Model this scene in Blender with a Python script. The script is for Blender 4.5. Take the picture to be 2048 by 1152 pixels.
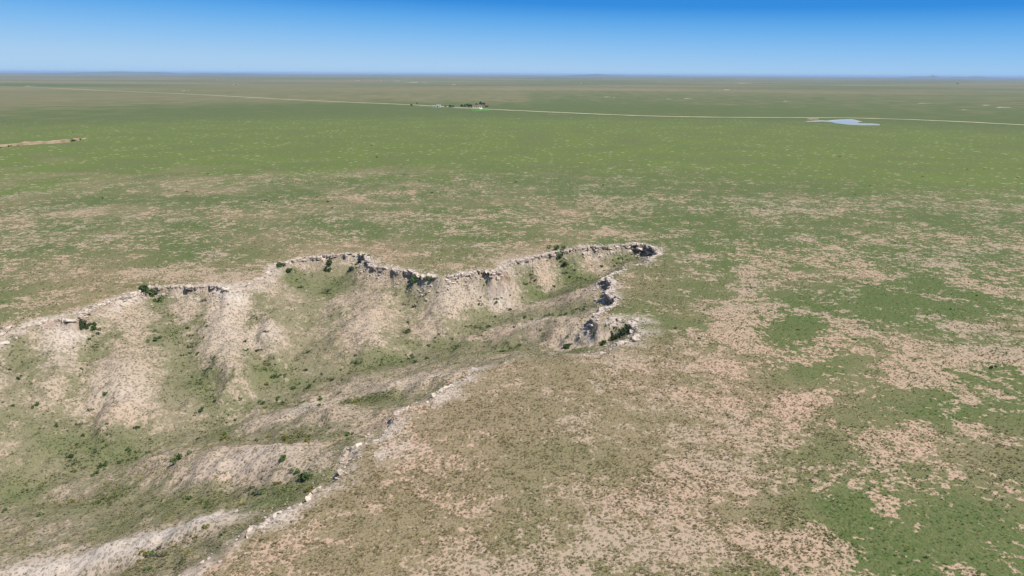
import bpy, math, random
import numpy as np
from mathutils import Matrix, Vector

for o in list(bpy.data.objects): bpy.data.objects.remove(o)
sc = bpy.context.scene
COL = sc.collection
R = math.radians
random.seed(7); rng = np.random.default_rng(11)

# ------------------------------------------------------------ camera
CAM_H, PITCH, ROLL, F = 70.0, R(17.40), R(0.30), 24.0
cam_d = bpy.data.cameras.new('camera'); cam = bpy.data.objects.new('camera', cam_d); COL.objects.link(cam)
cam_d.sensor_width = 36; cam_d.lens = F; cam_d.clip_start = 1; cam_d.clip_end = 300000
CM = Matrix.Rotation(R(90)-PITCH, 3, 'X') @ Matrix.Rotation(ROLL, 3, 'Z')
cam.matrix_world = Matrix.Translation((0, 0, CAM_H)) @ CM.to_4x4()
sc.camera = cam
# ------------------------------------------------------------ world + sun
SUN_EL, SUN_AZ = R(56), R(116)          # azimuth clockwise from the view direction (+Y)
w = bpy.data.worlds.new('World'); sc.world = w; w.use_nodes = True
nt = w.node_tree; nt.nodes.clear()
def N(t, typ, **kw):
    n = t.nodes.new(typ)
    for k, v in kw.items():
        if k[0] == '_': n.inputs[k[1:].replace('_', ' ')].default_value = v
        else: setattr(n, k, v)
    return n
sky = N(nt, 'ShaderNodeTexSky', sky_type='NISHITA', sun_disc=False, sun_elevation=SUN_EL, sun_rotation=SUN_AZ,
        altitude=1500, air_density=1.0, dust_density=0.4, ozone_density=2.0)
tc = N(nt, 'ShaderNodeTexCoord'); sx = N(nt, 'ShaderNodeSeparateXYZ')
nt.links.new(tc.outputs['Generated'], sx.inputs[0])
# low band of clear air: pale at the skyline, deepening fast with height, a little paler to the left
az = N(nt, 'ShaderNodeMath', operation='MULTIPLY_ADD'); az.inputs[1].default_value = 0.026; nt.links.new(sx.outputs['X'], az.inputs[0])
nt.links.new(sx.outputs['Z'], az.inputs[2])
ramp = N(nt, 'ShaderNodeValToRGB'); mr = N(nt, 'ShaderNodeMapRange'); mr.inputs['From Min'].default_value = 0.0; mr.inputs['From Max'].default_value = 0.2
nt.links.new(az.outputs[0], mr.inputs['Value']); nt.links.new(mr.outputs[0], ramp.inputs[0])
cr = ramp.color_ramp
SKYK = [(0.0, (0.40, 0.60, 0.82)), (0.06, (0.37, 0.585, 0.82)), (0.20, (0.24, 0.50, 0.83)), (0.34, (0.12, 0.39, 0.79)), (0.46, (0.035, 0.26, 0.70)), (1.0, (0.03, 0.17, 0.50))]
cr.elements[0].position = SKYK[0][0]; cr.elements[0].color = (*SKYK[0][1], 1)
cr.elements[1].position = 1.0; cr.elements[1].color = (*SKYK[-1][1], 1)
for p, c in SKYK[1:-1]:
    e = cr.elements.new(p); e.color = (*c, 1)
bg1 = N(nt, 'ShaderNodeBackground'); bg1.inputs[1].default_value = 0.70; nt.links.new(ramp.outputs[0], bg1.inputs[0])
bg2 = N(nt, 'ShaderNodeBackground'); bg2.inputs[1].default_value = 0.10; nt.links.new(sky.outputs[0], bg2.inputs[0])
m2 = N(nt, 'ShaderNodeMapRange', interpolation_type='SMOOTHSTEP'); m2.inputs['From Min'].default_value = 0.12; m2.inputs['From Max'].default_value = 0.35
nt.links.new(sx.outputs['Z'], m2.inputs['Value'])
ms = N(nt, 'ShaderNodeMixShader'); nt.links.new(m2.outputs[0], ms.inputs[0]); nt.links.new(bg1.outputs[0], ms.inputs[1]); nt.links.new(bg2.outputs[0], ms.inputs[2])
wo = N(nt, 'ShaderNodeOutputWorld'); nt.links.new(ms.outputs[0], wo.inputs[0])
sl = bpy.data.lights.new('sun', 'SUN'); sl.energy = 4.4; sl.angle = R(0.5); sl.color = (1, 0.95, 0.87)
so = bpy.data.objects.new('sun', sl); COL.objects.link(so)
sd = Vector((math.sin(SUN_AZ)*math.cos(SUN_EL), math.cos(SUN_AZ)*math.cos(SUN_EL), math.sin(SUN_EL)))
so.rotation_euler = sd.to_track_quat('Z', 'Y').to_euler()
sc.view_settings.view_transform = 'Standard'; sc.view_settings.look = 'None'
sc.view_settings.gamma = 1; sc.view_settings.exposure = 0.58
sc.cycles.volume_bounces = 0; sc.cycles.max_bounces = 4

# ------------------------------------------------------------ helpers
def ray(u, v):
    d = CM @ Vector(((u-1024)/2048*36/F, (576-v)/2048*36/F, -1))
    return d
def at(u, v, z=0.0):
    """point of the photograph (2048 px wide) put on the level z"""
    d = ray(u, v); t = (z-CAM_H)/d.z
    return (d.x*t, d.y*t, z)
def tag(o, label=None, cat=None, group=None, kind=None):
    if label: o['label'] = label
    if cat: o['category'] = cat
    if group: o['group'] = group
    if kind: o['kind'] = kind
    return o
def fade(t): return t*t*t*(t*(t*6-15)+10)
_perm = rng.permutation(4096); _gr = rng.uniform(0, 2*np.pi, 4096)
def perlin(x, y):
    xi = np.floor(x).astype(np.int64); yi = np.floor(y).astype(np.int64); xf = x-xi; yf = y-yi
    def g(ix, iy, dx, dy):
        a = _gr[_perm[(_perm[ix & 4095]+iy) & 4095]]
        return np.cos(a)*dx+np.sin(a)*dy
    u = fade(xf); v = fade(yf)
    a = g(xi, yi, xf, yf); b = g(xi+1, yi, xf-1, yf); c = g(xi, yi+1, xf, yf-1); d = g(xi+1, yi+1, xf-1, yf-1)
    return (a*(1-u)+b*u)*(1-v)+(c*(1-u)+d*u)*v
def fbm(x, y, s, oct=4, rough=.5, seed=0):
    r = 0; a = 1.0
    for k in range(oct):
        r = r+a*perlin(x/s+17.3*k+seed*31.7, y/s-9.1*k+seed*12.9); a *= rough; s /= 2.03
    return r
def sstep(a, b, x):
    t = np.clip((x-a)/(b-a), 0, 1); return t*t*(3-2*t)
def mesh_np(name, V, Fc, mat, attrs=None, smooth=True, mats=None):
    """V (n,3), Fc (m,k) equal-size faces"""
    me = bpy.data.meshes.new(name); n = len(V); m, k = Fc.shape
    me.vertices.add(n); me.vertices.foreach_set('co', np.asarray(V, np.float32).ravel())
    me.loops.add(m*k); me.loops.foreach_set('vertex_index', Fc.astype(np.int32).ravel())
    me.polygons.add(m); me.polygons.foreach_set('loop_start', np.arange(0, m*k, k, dtype=np.int32))
    me.polygons.foreach_set('use_smooth', np.full(m, smooth, bool))
    for an, arr in (attrs or {}).items():
        a = me.color_attributes.new(an, 'FLOAT_COLOR', 'POINT'); a.data.foreach_set('color', np.asarray(arr, np.float32).ravel())
    me.update(calc_edges=True); me.validate()
    me.materials.append(mat)
    return me
def link(name, me, parent=None):
    o = bpy.data.objects.new(name, me); COL.objects.link(o)
    if parent: o.parent = parent
    return o
def simple_mat(name, col, rough=0.9, var=0.25, scale=1.0, spec=0.2, obj_rand=0.0, col2=None, bump=0.0):
    m = bpy.data.materials.new(name); m.use_nodes = True; t = m.node_tree; b = t.nodes['Principled BSDF']
    b.inputs['Roughness'].default_value = rough; b.inputs['Specular IOR Level'].default_value = spec
    tcn = N(t, 'ShaderNodeTexCoord'); no = N(t, 'ShaderNodeTexNoise'); no.inputs['Scale'].default_value = scale; no.inputs['Detail'].default_value = 4
    t.links.new(tcn.outputs['Object'], no.inputs['Vector'])
    mx = N(t, 'ShaderNodeMix', data_type='RGBA'); c2 = col2 or tuple(c*(1-var) for c in col)
    mx.inputs[6].default_value = (*c2, 1); mx.inputs[7].default_value = (*[min(1, c*(1+var*.6)) for c in col], 1)
    mrr = N(t, 'ShaderNodeMapRange'); mrr.inputs['From Min'].default_value = .35; mrr.inputs['From Max'].default_value = .65
    t.links.new(no.outputs[0], mrr.inputs[0]); t.links.new(mrr.outputs[0], mx.inputs[0])
    out = mx.outputs[2]
    if obj_rand:
        oi = N(t, 'ShaderNodeObjectInfo'); hs = N(t, 'ShaderNodeHueSaturation'); q = N(t, 'ShaderNodeMapRange')
        q.inputs['To Min'].default_value = 1-obj_rand; q.inputs['To Max'].default_value = 1+obj_rand
        t.links.new(oi.outputs['Random'], q.inputs[0]); t.links.new(q.outputs[0], hs.inputs['Value']); t.links.new(out, hs.inputs['Color']); out = hs.outputs[0]
    t.links.new(out, b.inputs['Base Color'])
    if bump:
        bp = N(t, 'ShaderNodeBump'); bp.inputs['Distance'].default_value = bump; bp.inputs['Strength'].default_value = .8
        t.links.new(no.outputs[0], bp.inputs['Height']); t.links.new(bp.outputs[0], b.inputs['Normal'])
    return m
def seg_dist(X, Y, P, extra=None):
    """distance to polyline P (k,2); also the along-line interpolation of extra (k,e)"""
    best = np.full(X.shape, 1e9); E = None if extra is None else np.zeros(X.shape+(extra.shape[1],))
    for i in range(len(P)-1):
        ax, ay = P[i][:2]; bx, by = P[i+1][:2]; dx, dy = bx-ax, by-ay; L = dx*dx+dy*dy+1e-9
        t = np.clip(((X-ax)*dx+(Y-ay)*dy)/L, 0, 1)
        d = np.hypot(X-ax-t*dx, Y-ay-t*dy); m = d < best
        best = np.where(m, d, best)
        if E is not None:
            e = extra[i]+(extra[i+1]-extra[i])*t[..., None]; E[m] = e[m]
    return (best, E) if E is not None else best
def inside(X, Y, P):
    r = np.zeros(X.shape, bool); j = len(P)-1
    for i in range(len(P)):
        xi, yi = P[i][:2]; xj, yj = P[j][:2]
        if yi != yj:
            c = ((yi > Y) != (yj > Y)) & (X < (xj-xi)*(Y-yi)/(yj-yi)+xi); r ^= c
        j = i
    return r

# ------------------------------------------------------------ the canyon: rim (u, v, cliff height, width of pale rock band)
RIM = [(0,666,1.2,3),(60,642,1.2,3),(120,634,1.5,5),(150,634,1.8,3),(185,612,1.3,3),(240,590,1.2,2.5),(268,580,2.6,1.5),(300,573,2.6,1.5),(335,568,1.6,2.5),
 (380,572,2.0,2.5),(430,570,1.4,4),(462,576,1.0,5),(500,562,1.0,4),(530,548,1.0,3.5),(545,528,1.8,3),(600,514,1.8,4),(655,508,2.0,3),(700,505,1.8,4),(736,510,2.2,3),
 (742,528,2.4,4),(790,536,2.6,5),(835,546,2.8,6),(870,550,2.8,4),(920,543,2.4,4),(965,541,1.8,4),(985,545,2,2),(1012,526,1.8,3),(1080,507,2.2,3),(1130,499,2.4,3),
 (1190,492,2.0,4),(1250,487,2.5,3),(1263,483,4.5,3),(1322,496,4.5,3),(1312,509,1.2,3.5),(1262,532,.8,3),(1222,547,1.5,2),(1217,562,3.4,4),(1222,580,3.6,5),(1230,598,3.0,4.5),
 (1196,616,2.0,3),(1192,632,3.4,3),(1208,642,3.0,3),(1240,640,1.8,4),(1280,634,1.8,5),(1276,655,1.8,6),(1262,680,1.2,6),(1200,700,.8,2),(1130,712,.6,.4),(1060,718,.5,.3),
 (990,725,.8,1),(962,733,1.6,4),(946,740,3.0,4),(935,752,1.4,4),(905,768,1.8,5),(850,800,1.6,8),(805,824,2.4,10),(750,866,2.4,13),(702,894,2.4,11),(665,935,1.8,9),(620,985,1.6,4),
 (565,1018,1.2,4.5),(545,1045,1.4,4),(480,1073,.8,3),(400,1112,.9,2.5),(350,1152,1.0,2),(250,1215,1,2),(100,1300,1,2)]
rimp = [at(u, v, 0)[:2] for u, v, _, _ in RIM]
rimE = [(c, b) for _, _, c, b in RIM]
left_far = [(-330, 150), (-230, 165)]; left_near = [(-130, 45), (-330, -20)]
rimp = [(-330, 118), (-220, 140)]+rimp+left_near
rimE = [(1.5, 3), (1.5, 3)]+rimE+[(1, 2), (1, 2)]
RP = np.array(rimp); RE = np.array(rimE, float)
def zr(z): return z if z > -5 else -5+(z+5)*.95
def ln(*pts): return np.array([at(u, v, zr(z)) for u, v, z in pts])
GUL = [ln((1285,508,-5.5),(1240,530,-7),(1180,560,-9.5),(1116,574,-11),(1047,603,-12.5),(985,628,-13.5),(936,662,-14.5),(873,684,-15.2),(800,718,-16),(700,742,-17),(600,776,-17.8),
          (500,815,-18.5),(380,868,-19.5),(250,915,-20.5),(100,968,-21.5),(0,1010,-22),(-150,1060,-23)),
 ln((1186,612,-5),(1120,626,-9),(1012,650,-12.5),(936,662,-14.5)),
 ln((1262,655,-3.5),(1235,675,-5.5),(1190,695,-7.5),(1134,700,-9.5),(1012,694,-12.5),(908,697,-14.8),(804,716,-16)),
 ln((1108,512,-3.5),(1125,540,-7),(1150,562,-10)), ln((1020,535,-3.5),(1055,562,-8.5),(1085,586,-11.6)), ln((975,553,-3),(990,578,-7.5),(985,605,-11),(985,628,-13.5)),
 ln((845,566,-4),(815,600,-9),(800,640,-12.5),(815,675,-14.5),(830,704,-15.7)),
 ln((725,522,-3.5),(680,552,-6.5),(655,590,-9),(640,640,-12),(600,695,-14.8),(585,745,-17.2),(575,785,-18)), ln((565,540,-3),(615,572,-7.5),(655,590,-9)),
 ln((500,620,-7),(500,660,-10),(515,710,-13.2),(540,755,-16.5),(545,795,-18.2)),
 ln((300,590,-3.5),(335,640,-7),(360,690,-10),(395,740,-13.5),(410,790,-16.5),(420,850,-19)),
 ln((168,652,-3.5),(185,700,-8),(160,760,-12),(155,810,-15.5),(185,870,-18.7),(215,925,-20.7)),
 ln((50,690,-4),(30,760,-9),(75,830,-14),(120,900,-18.5),(150,950,-21)),
 ln((925,778,-3.5),(860,785,-6.5),(760,800,-10.5),(680,805,-13.5),(580,805,-16.5),(520,807,-18.3)),
 ln((700,880,-4),(640,872,-7),(560,876,-11),(470,878,-14.8),(390,864,-19.4)),
 ln((600,978,-3.5),(530,992,-6),(450,1002,-9.5),(350,1005,-13),(200,1003,-18.5),(90,990,-21.6)),
 ln((490,1062,-2.5),(430,1090,-5),(310,1128,-8.5),(200,1170,-12),(50,1230,-15)),
 ln((410,590,-3.5),(405,630,-6.5),(385,680,-9.5),(380,710,-11))]
RDG = [ln((1215,566,-3.4),(1180,578,-4.5),(1140,592,-7.5),(1095,607,-11)),
 ln((1197,640,-3),(1150,638,-3.8),(1080,640,-6.3),(1010,662,-11),(960,675,-13.6)), ln((1215,655,-3),(1180,668,-4),(1120,674,-7.5)),
 ln((930,546,-3),(930,575,-5.5),(905,605,-8),(885,635,-10.5),(865,660,-13)), ln((1040,525,-2.6),(1075,545,-6),(1100,566,-9.5)), ln((985,548,-2.2),(1010,572,-6.3),(1018,600,-10.5)),
 ln((1160,500,-3),(1185,522,-5.5),(1195,545,-8)), ln((780,538,-3),(765,590,-6.5),(738,630,-8.5),(735,675,-11.5),(715,710,-14.5)),
 ln((620,518,-2.5),(618,545,-5)), ln((690,512,-2.5),(700,560,-6),(690,600,-8.5)),
 ln((500,562,-1.3),(462,585,-1.7),(447,640,-5),(450,700,-8.5),(455,760,-12.5),(452,815,-17)), ln((462,590,-2.2),(500,618,-5),(532,655,-7),(560,695,-11),(572,722,-14)),
 ln((232,600,-2),(245,650,-5),(255,700,-7.5),(240,760,-10.5),(230,815,-14),(250,870,-18.5)), ln((380,576,-2.5),(370,620,-5.5)),
 ln((130,645,-1.8),(115,690,-4.5),(100,750,-8.5),(105,800,-13)), ln((-40,690,-1.5),(-60,790,-7),(0,840,-11),(30,900,-16)),
 ln((948,744,-3.2),(900,748,-4.5),(850,756,-6.5),(780,768,-9.5),(700,778,-14)),
 ln((800,828,-2.6),(740,838,-4.5),(690,828,-6.5),(635,806,-9.5),(575,828,-13),(515,855,-16.5)),
 ln((690,912,-2.8),(600,915,-4.5),(520,898,-6.5),(430,890,-9.5),(345,910,-13.5),(285,945,-18)),
 ln((440,1045,-4.2),(380,1050,-5.5),(300,1080,-7.5),(200,1110,-10),(80,1150,-12.5),(-50,1200,-14.5))]
# Laplace surface between rim foot, gullies and spurs
GX0, GY0, GS = -340.0, -40.0, 1.0
NX, NY = 460, 380
gx = GX0+GS*np.arange(NX); gy = GY0+GS*np.arange(NY)
XX, YY = np.meshgrid(gx, gy)
ins = inside(XX, YY, RP); d0, e0 = seg_dist(XX, YY, RP, RE)
fix = np.zeros((NY, NX), bool); Z = np.zeros((NY, NX))
m = (~ins) | (d0 < 1.2); fix[m] = True; Z[m] = -e0[..., 0][m]
extra_ch = np.array([at(-150, 1060, zr(-23)), (-330, 70, zr(-24.5))])
for L in [extra_ch]+GUL+RDG:
    for i in range(len(L)-1):
        n = int(np.hypot(*(L[i+1]-L[i])[:2])/0.4)+2
        for t in np.linspace(0, 1, n):
            p = L[i]*(1-t)+L[i+1]*t; a = int(round((p[0]-GX0)/GS)); b = int(round((p[1]-GY0)/GS))
            if 0 <= a < NX and 0 <= b < NY and ins[b, a] and d0[b, a] > 1.0: fix[b, a] = True; Z[b, a] = p[2]
def relax(Z, fix, it):
    for _ in range(it):
        P = np.pad(Z, 1, mode='edge'); A = .25*(P[:-2, 1:-1]+P[2:, 1:-1]+P[1:-1, :-2]+P[1:-1, 2:]); Z = np.where(fix, Z, A)
    return Z
Z0 = Z
for s in (20, 10, 5, 2, 1):
    if s > 1:
        ny, nx = -(-NY//s), -(-NX//s)
        pf = np.zeros((ny*s, nx*s)); pz = pf.copy(); pf[:NY, :NX] = fix; pz[:NY, :NX] = np.where(fix, Z0, 0)
        cf = pf.reshape(ny, s, nx, s).sum((1, 3)); cz = pz.reshape(ny, s, nx, s).sum((1, 3))/np.maximum(cf, 1); fx = cf > 0
        if s == 20: cur = np.full((ny, nx), -10.0)
        else: cur = np.repeat(np.repeat(cur, ps//s if ps % s == 0 else 3, 0), ps//s if ps % s == 0 else 3, 1)[:ny, :nx]
        if cur.shape != (ny, nx): cur = np.pad(cur, ((0, ny-cur.shape[0]), (0, nx-cur.shape[1])), mode='edge')
        cur = relax(np.where(fx, cz, cur), fx, 300); ps = s
    else:
        cur = np.repeat(np.repeat(cur, 2, 0), 2, 1)[:NY, :NX]; cur = relax(np.where(fix, Z0, cur), fix, 300)
HG = cur.copy()
for u, v, z_, rx, ry, h_ in [(490,925,-6,14,9,1.7),(640,815,-7,9,6,1.4),(230,790,-8,9,8,1.7),(740,670,-8.5,9,8,1.2),(535,665,-6,5,6,1.1),(900,600,-6,8,8,1),(1080,640,-5.5,10,4,.9),(1155,668,-4.5,7,4,.9),
      (880,752,-5,12,5,1),(425,1038,-4.5,8,5,1.3),(250,1095,-6,12,5,1.3),(452,700,-6.5,6,9,1),(95,745,-7,7,7,1.2),(20,835,-8,9,7,1.5),(620,640,-7.5,5,5,.6)]:
    c_ = at(u, v, z_); HG += h_*np.exp(-((XX-c_[0])/rx)**2-((YY-c_[1])/ry)**2)*np.clip((d0-2)/4, 0, 1)*ins
for _ in range(7):         # weathered, rounded spurs
    P = np.pad(HG, 1, mode='edge'); A = (P[:-2, 1:-1]+P[2:, 1:-1]+P[1:-1, :-2]+P[1:-1, 2:]+P[1:-1, 1:-1]*2)/6
    HG = np.where(ins & (d0 > 1.5), A, HG)
def bil(G, X, Y):
    a = np.clip((X-GX0)/GS, 0, NX-1.001); b = np.clip((Y-GY0)/GS, 0, NY-1.001); i = a.astype(int); j = b.astype(int); a = a-i; b = b-j
    return (G[j, i]*(1-a)+G[j, i+1]*a)*(1-b)+(G[j+1, i]*(1-a)+G[j+1, i+1]*a)*b
def far_z(X, Y):
    D = np.hypot(X, Y)
    return (fbm(X, Y, 2600, 3, .5, 4)*9)*sstep(2000, 9000, D)
def in_box(X, Y): return (X > GX0+2) & (X < GX0+NX*GS-3) & (Y > GY0+2) & (Y < GY0+NY*GS-3)
def ground(X, Y):
    """heights, signed rim distance (negative inside), rim band"""
    X = np.asarray(X, float); Y = np.asarray(Y, float)
    z = far_z(X, Y)+0.35*fbm(X, Y, 38, 4, .5, 1)*(np.hypot(X, Y) < 1500)
    sdv = np.full(X.shape, 200.0); band = np.zeros(X.shape)
    b = in_box(X, Y)
    if b.any():
        x, y = X[b], Y[b]
        wx = x+3.6*fbm(x, y, 11, 3, .55, 2)+1.3*fbm(x, y, 3.6, 3, .6, 3); wy = y+3.6*fbm(x, y, 11, 3, .55, 5)+1.3*fbm(x, y, 3.6, 3, .6, 6)
        d, e = seg_dist(wx, wy, RP, RE); i = inside(wx, wy, RP); s = np.where(i, -d, d)
        lw = sstep(2, 14, d)*2.2; hi = bil(HG, wx+lw*fbm(x, y, 24, 2, .5, 13), wy+lw*fbm(x, y, 24, 2, .5, 14))
        hi = hi+sstep(3, 14, d)*(1.5*np.abs(fbm(x, y, 21, 2, .5, 15))+.35*np.abs(fbm(x, y, 8, 2, .5, 16))-.6)
        rill = 1-np.abs(fbm(x, y, 9, 3, .5, 7))*2.4
        hi = hi+sstep(0, 9, d)*(0.4*fbm(x, y, 14, 5, .55, 8)-0.35*np.clip(rill, 0, 1)**3-.10*np.clip(1-np.abs(fbm(x, y, 3.6, 2, .5, 12))*3, 0, 1)**2)+.10*fbm(x, y, 1.8, 2, .6, 9)
        rim_up = np.exp(-np.clip(s, 0, 99)/5)*.35*fbm(x, y, 5, 3, .6, 10)
        top = z[b]+rim_up-0.6*np.exp(-np.clip(s, 0, 99)/3.5)
        # a ledge half way down the rim rock
        t = np.clip(-s/1.3, 0, 1); led = .55*sstep(0, .3, t)+.45*sstep(.62, .95, t)
        z[b] = top*(1-led)+hi*led; sdv[b] = s; band[b] = e[..., 1]
    return z, sdv, band
def gz(x, y): return float(ground(np.array([x]), np.array([y]))[0][0])
def grow(a, b, s, g):
    r = [a]
    while r[-1] < b: r.append(r[-1]+s); s *= g
    return r
def hit(u, v):
    """where the photo's sight line meets the ground"""
    d = ray(u, v); t = np.concatenate([np.arange(70, 420, .5), np.geomspace(420, 60000, 900)])
    d = d.normalized(); x = d.x*t; y = d.y*t; z = CAM_H+d.z*t; g = ground(x, y)[0]; k = np.argmax(z < g)
    if k == 0: return at(u, v, 0)
    f = (z[k-1]-g[k-1])/((z[k-1]-g[k-1])-(z[k]-g[k])+1e-9); tt = t[k-1]+(t[k]-t[k-1])*f
    return (d.x*tt, d.y*tt, CAM_H+d.z*tt)

FS = 0.66
ys = sorted(set([-y for y in grow(-72, 3000, 3, 1.35)][1:]))+list(np.arange(72, 338, FS))+grow(338, 70000, FS, 1.03)
xs = sorted([-x for x in grow(205, 70000, FS, 1.045)])+list(np.arange(-204.5, 118, FS))+grow(118, 70000, FS, 1.04)
xs = np.array(xs); ys = np.array(ys)
X, Y = np.meshgrid(xs, ys); Zg, SD, BAND = ground(X, Y)

# ---- ground cover maps: blobs traced on the photograph, laid on the ground: (u, v, ru, rv, strength)
BARE = [(495,920,130,30,.5),(240,790,70,34,.35),(620,815,80,22,.4),(860,755,90,14,.35),(1080,642,90,12,.35),(1160,670,60,16,.35),(1160,880,190,110,-.55),(1340,660,80,45,-.4),(1020,900,140,90,-.3),(1120,760,150,40,-.3),(1330,570,60,60,-.3),(1560,900,60,40,-.2),(1700,1000,120,40,-.2),(1480,612,95,14,.5),(1470,670,60,45,.55),(1440,735,60,30,.5),(1660,548,70,12,.45),(1540,545,50,12,.25),(1350,800,60,40,.35),(1400,850,70,40,.2),(1590,800,90,35,.3),(1720,690,80,30,.4),
 (1900,655,160,28,.5),(1960,715,120,28,.5),(1790,745,80,25,.4),(1540,860,80,40,.45),(1620,800,60,30,.2),(1740,880,90,35,.4),(1850,900,150,40,.35),(1960,960,100,35,.35),(1640,960,120,35,.35),(1400,930,110,40,.5),
 (1340,1000,90,40,.5),(1480,960,80,40,.4),(1560,1090,120,40,.5),(1380,1110,120,50,.5),(1200,1090,130,50,.5),(930,1010,90,30,.5),(880,1060,110,40,.5),(820,1110,120,40,.5),(1000,1130,150,40,.55),
 (1170,1000,70,50,.45),(1650,1130,60,30,.2),(1800,1010,60,18,.4),(1870,1120,40,30,.35),(800,900,90,35,.25),(760,930,60,30,.2),(1240,715,70,25,.35),(1150,850,120,30,.2),(1800,480,200,20,.15),(1580,430,140,14,.2),
 (1200,465,70,8,.5),(1280,475,60,7,.3),(930,465,70,8,.35),(700,350,170,6,.25),(680,395,40,4,.35),(470,355,110,7,.25),(340,550,160,10,.35),(130,550,80,8,.25),(200,480,120,12,.15),
 (90,350,130,10,.2),(60,425,100,12,.25),(250,600,120,10,.3),(430,545,120,14,.35),(780,430,100,10,.2),(1050,430,120,12,.2),(1350,340,150,8,.2),(1280,400,120,12,.15),(880,380,120,8,.12),(1650,400,140,10,.2),
 (230,740,60,18,.35),(235,790,70,30,.3),(115,690,50,25,.35),(450,640,45,30,.45),(450,720,40,45,.25),(535,660,40,20,.35),(735,640,50,25,.25),(920,600,60,25,.3),(1000,560,50,20,.4),(1090,535,40,18,.35),(1190,525,50,14,.3),
 (1090,640,90,12,.3),(1160,670,60,18,.45),(1170,580,50,10,.5),(850,750,90,15,.4),(640,800,60,18,.5),(600,830,60,15,.3),(500,910,140,30,.5),(560,940,90,25,.35),(420,1040,60,18,.75),(300,1080,110,30,.6),(120,1135,120,30,.6),
 (760,855,70,25,.4),(600,1030,40,14,.6),(460,585,40,14,.5)]
GREEN = [(1790,590,130,45,.6),(1600,640,70,35,.5),(1950,610,90,25,.4),(1560,750,60,25,.3),(1640,740,50,20,.4),(1980,740,60,25,.5),(1960,1090,110,60,.3),(1750,1060,90,40,.25),(1700,1010,90,30,.3),(1500,830,60,20,.35),
 (1820,830,150,30,.3),(1380,760,50,25,.4),(1500,480,250,20,.4),(1800,440,250,25,.4),(1400,440,150,20,.4),(1700,350,350,40,.45),(1100,300,1200,55,.8),(500,245,700,25,.5),(850,218,450,12,.8),(1500,260,600,30,.8),
 (1400,380,300,14,.35),(300,400,250,10,.3),(600,380,60,14,.4),(880,420,130,12,.3),(520,450,160,14,.35),(760,460,120,12,.35),(400,480,80,14,.3),(200,450,90,10,.35),(1000,480,100,12,.35),(170,340,140,10,.2),
 (340,630,60,20,.5),(310,590,30,10,.8),(650,575,50,18,.9),(590,560,25,12,.6),(1230,505,50,12,.9),(1130,540,30,20,.8),(1180,565,50,14,.9),(1080,595,70,10,.9),(1150,625,50,8,.8),(1000,640,80,10,.8),(940,600,50,8,.3),
 (1240,665,30,14,.9),(1170,700,60,10,.8),(1060,695,60,9,.6),(900,695,120,9,.6),(800,725,110,12,.7),(600,770,100,15,.5),(530,1005,60,16,.9),(480,1025,40,12,.8),(20,1000,60,30,.8),(400,900,30,60,.2),(150,900,150,25,.5),
 (1560,1000,500,180,.12),(400,1095,60,14,.5)]
def blobs(X, Y, B, floor=0):
    r = np.zeros(X.shape)
    for u, v, ru, rv, s in B:
        z = 0; c = np.array(hit(u, v)); z = c[2]
        a = np.array(at(u+ru, v, z))-c; b = np.array(at(u, v-rv, z))-c; b2 = np.array(at(u, v+rv, z))-c
        det_ = a[0]*b[1]-a[1]*b[0]
        if abs(det_) < 1e-6: continue
        dx = X-c[0]; dy = Y-c[1]; p = (dx*b[1]-dy*b[0])/det_; q = (a[0]*dy-a[1]*dx)/det_
        kk = np.hypot(b[0], b[1])/max(1e-3, np.hypot(b2[0], b2[1])); q = np.where(q < 0, q*kk, q)
        r = r+s*np.exp(-(p*p+q*q)*.9)
    return r
GD = 99.0; 
gb = in_box(X, Y)
gul = np.full(X.shape, 99.0); rdg = np.full(X.shape, 99.0)
gx_, gy_ = X[gb], Y[gb]
gul[gb] = np.min([seg_dist(gx_, gy_, L) for L in GUL+[extra_ch]], 0); rdg[gb] = np.min([seg_dist(gx_, gy_, L) for L in RDG], 0)
INC = sstep(0.5, -1.5, SD)                    # inside the canyon
D = np.hypot(X, Y)
nbig = fbm(X, Y, 60, 4, .55, 20)
patchy = np.clip(.5+1.5*fbm(X, Y, 16, 4, .6, 35), 0, 1)
gentle = sstep(13, 1, gul+9*fbm(X, Y, 12, 4, .6, 33))*INC*(.45+.55*patchy); spine = sstep(4.0, .3, gul+5*fbm(X, Y, 6, 3, .6, 34))*INC*gb*patchy**1.5
bare = blobs(X, Y, BARE); green = blobs(X, Y, GREEN)
leftside = sstep(60, -20, X)*(1-sstep(250, 330, Y))
nearp = (1-INC)*sstep(75, 0, X-(Y-90)*.30)*sstep(200, 150, Y)
nmed = fbm(X, Y, 17, 5, .62, 31)
bare_m = .34+.03*sstep(10, 70, X)+.08*nearp+(.20*nbig+.42*nmed)*(1-.5*sstep(230, 330, D))+.38*bare-0.26*green*(1-INC)
bare_m = bare_m+.07*sstep(190, 300, D); bare_m = bare_m*(1-.65*sstep(430, 760, D))
bare_m = np.where(INC > .5, .46+.95*bare+.18*sstep(12, 1, rdg)-.34*gentle-.10*spine-.10*patchy-.26*green+.25*nbig, bare_m)
green_m = .44+.34*sstep(10, 80, X)+.22*sstep(230, 300, D)*(1-sstep(430, 520, D))+.6*fbm(X, Y, 50, 4, .55, 21)+green-.50*nearp-.35*bare*(1-INC)-.25*sstep(40, 5, SD)*(1-INC)
green_m = np.where(INC > .5, .06+.30*gentle+.10*spine+.14*patchy+.60*green-.3*bare+.5*fbm(X, Y, 22, 3, .5, 27), green_m)
farg = sstep(1700, 4200, D)
green_m = green_m*(1-.75*farg)+farg*(.42+.9*fbm(X*.35, Y, 900, 3, .55, 22))
bare_m = np.where(D > 1500, .06+.5*np.clip(fbm(X*.5, Y, 500, 4, .6, 23)-.1, 0, .5), bare_m)
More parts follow.
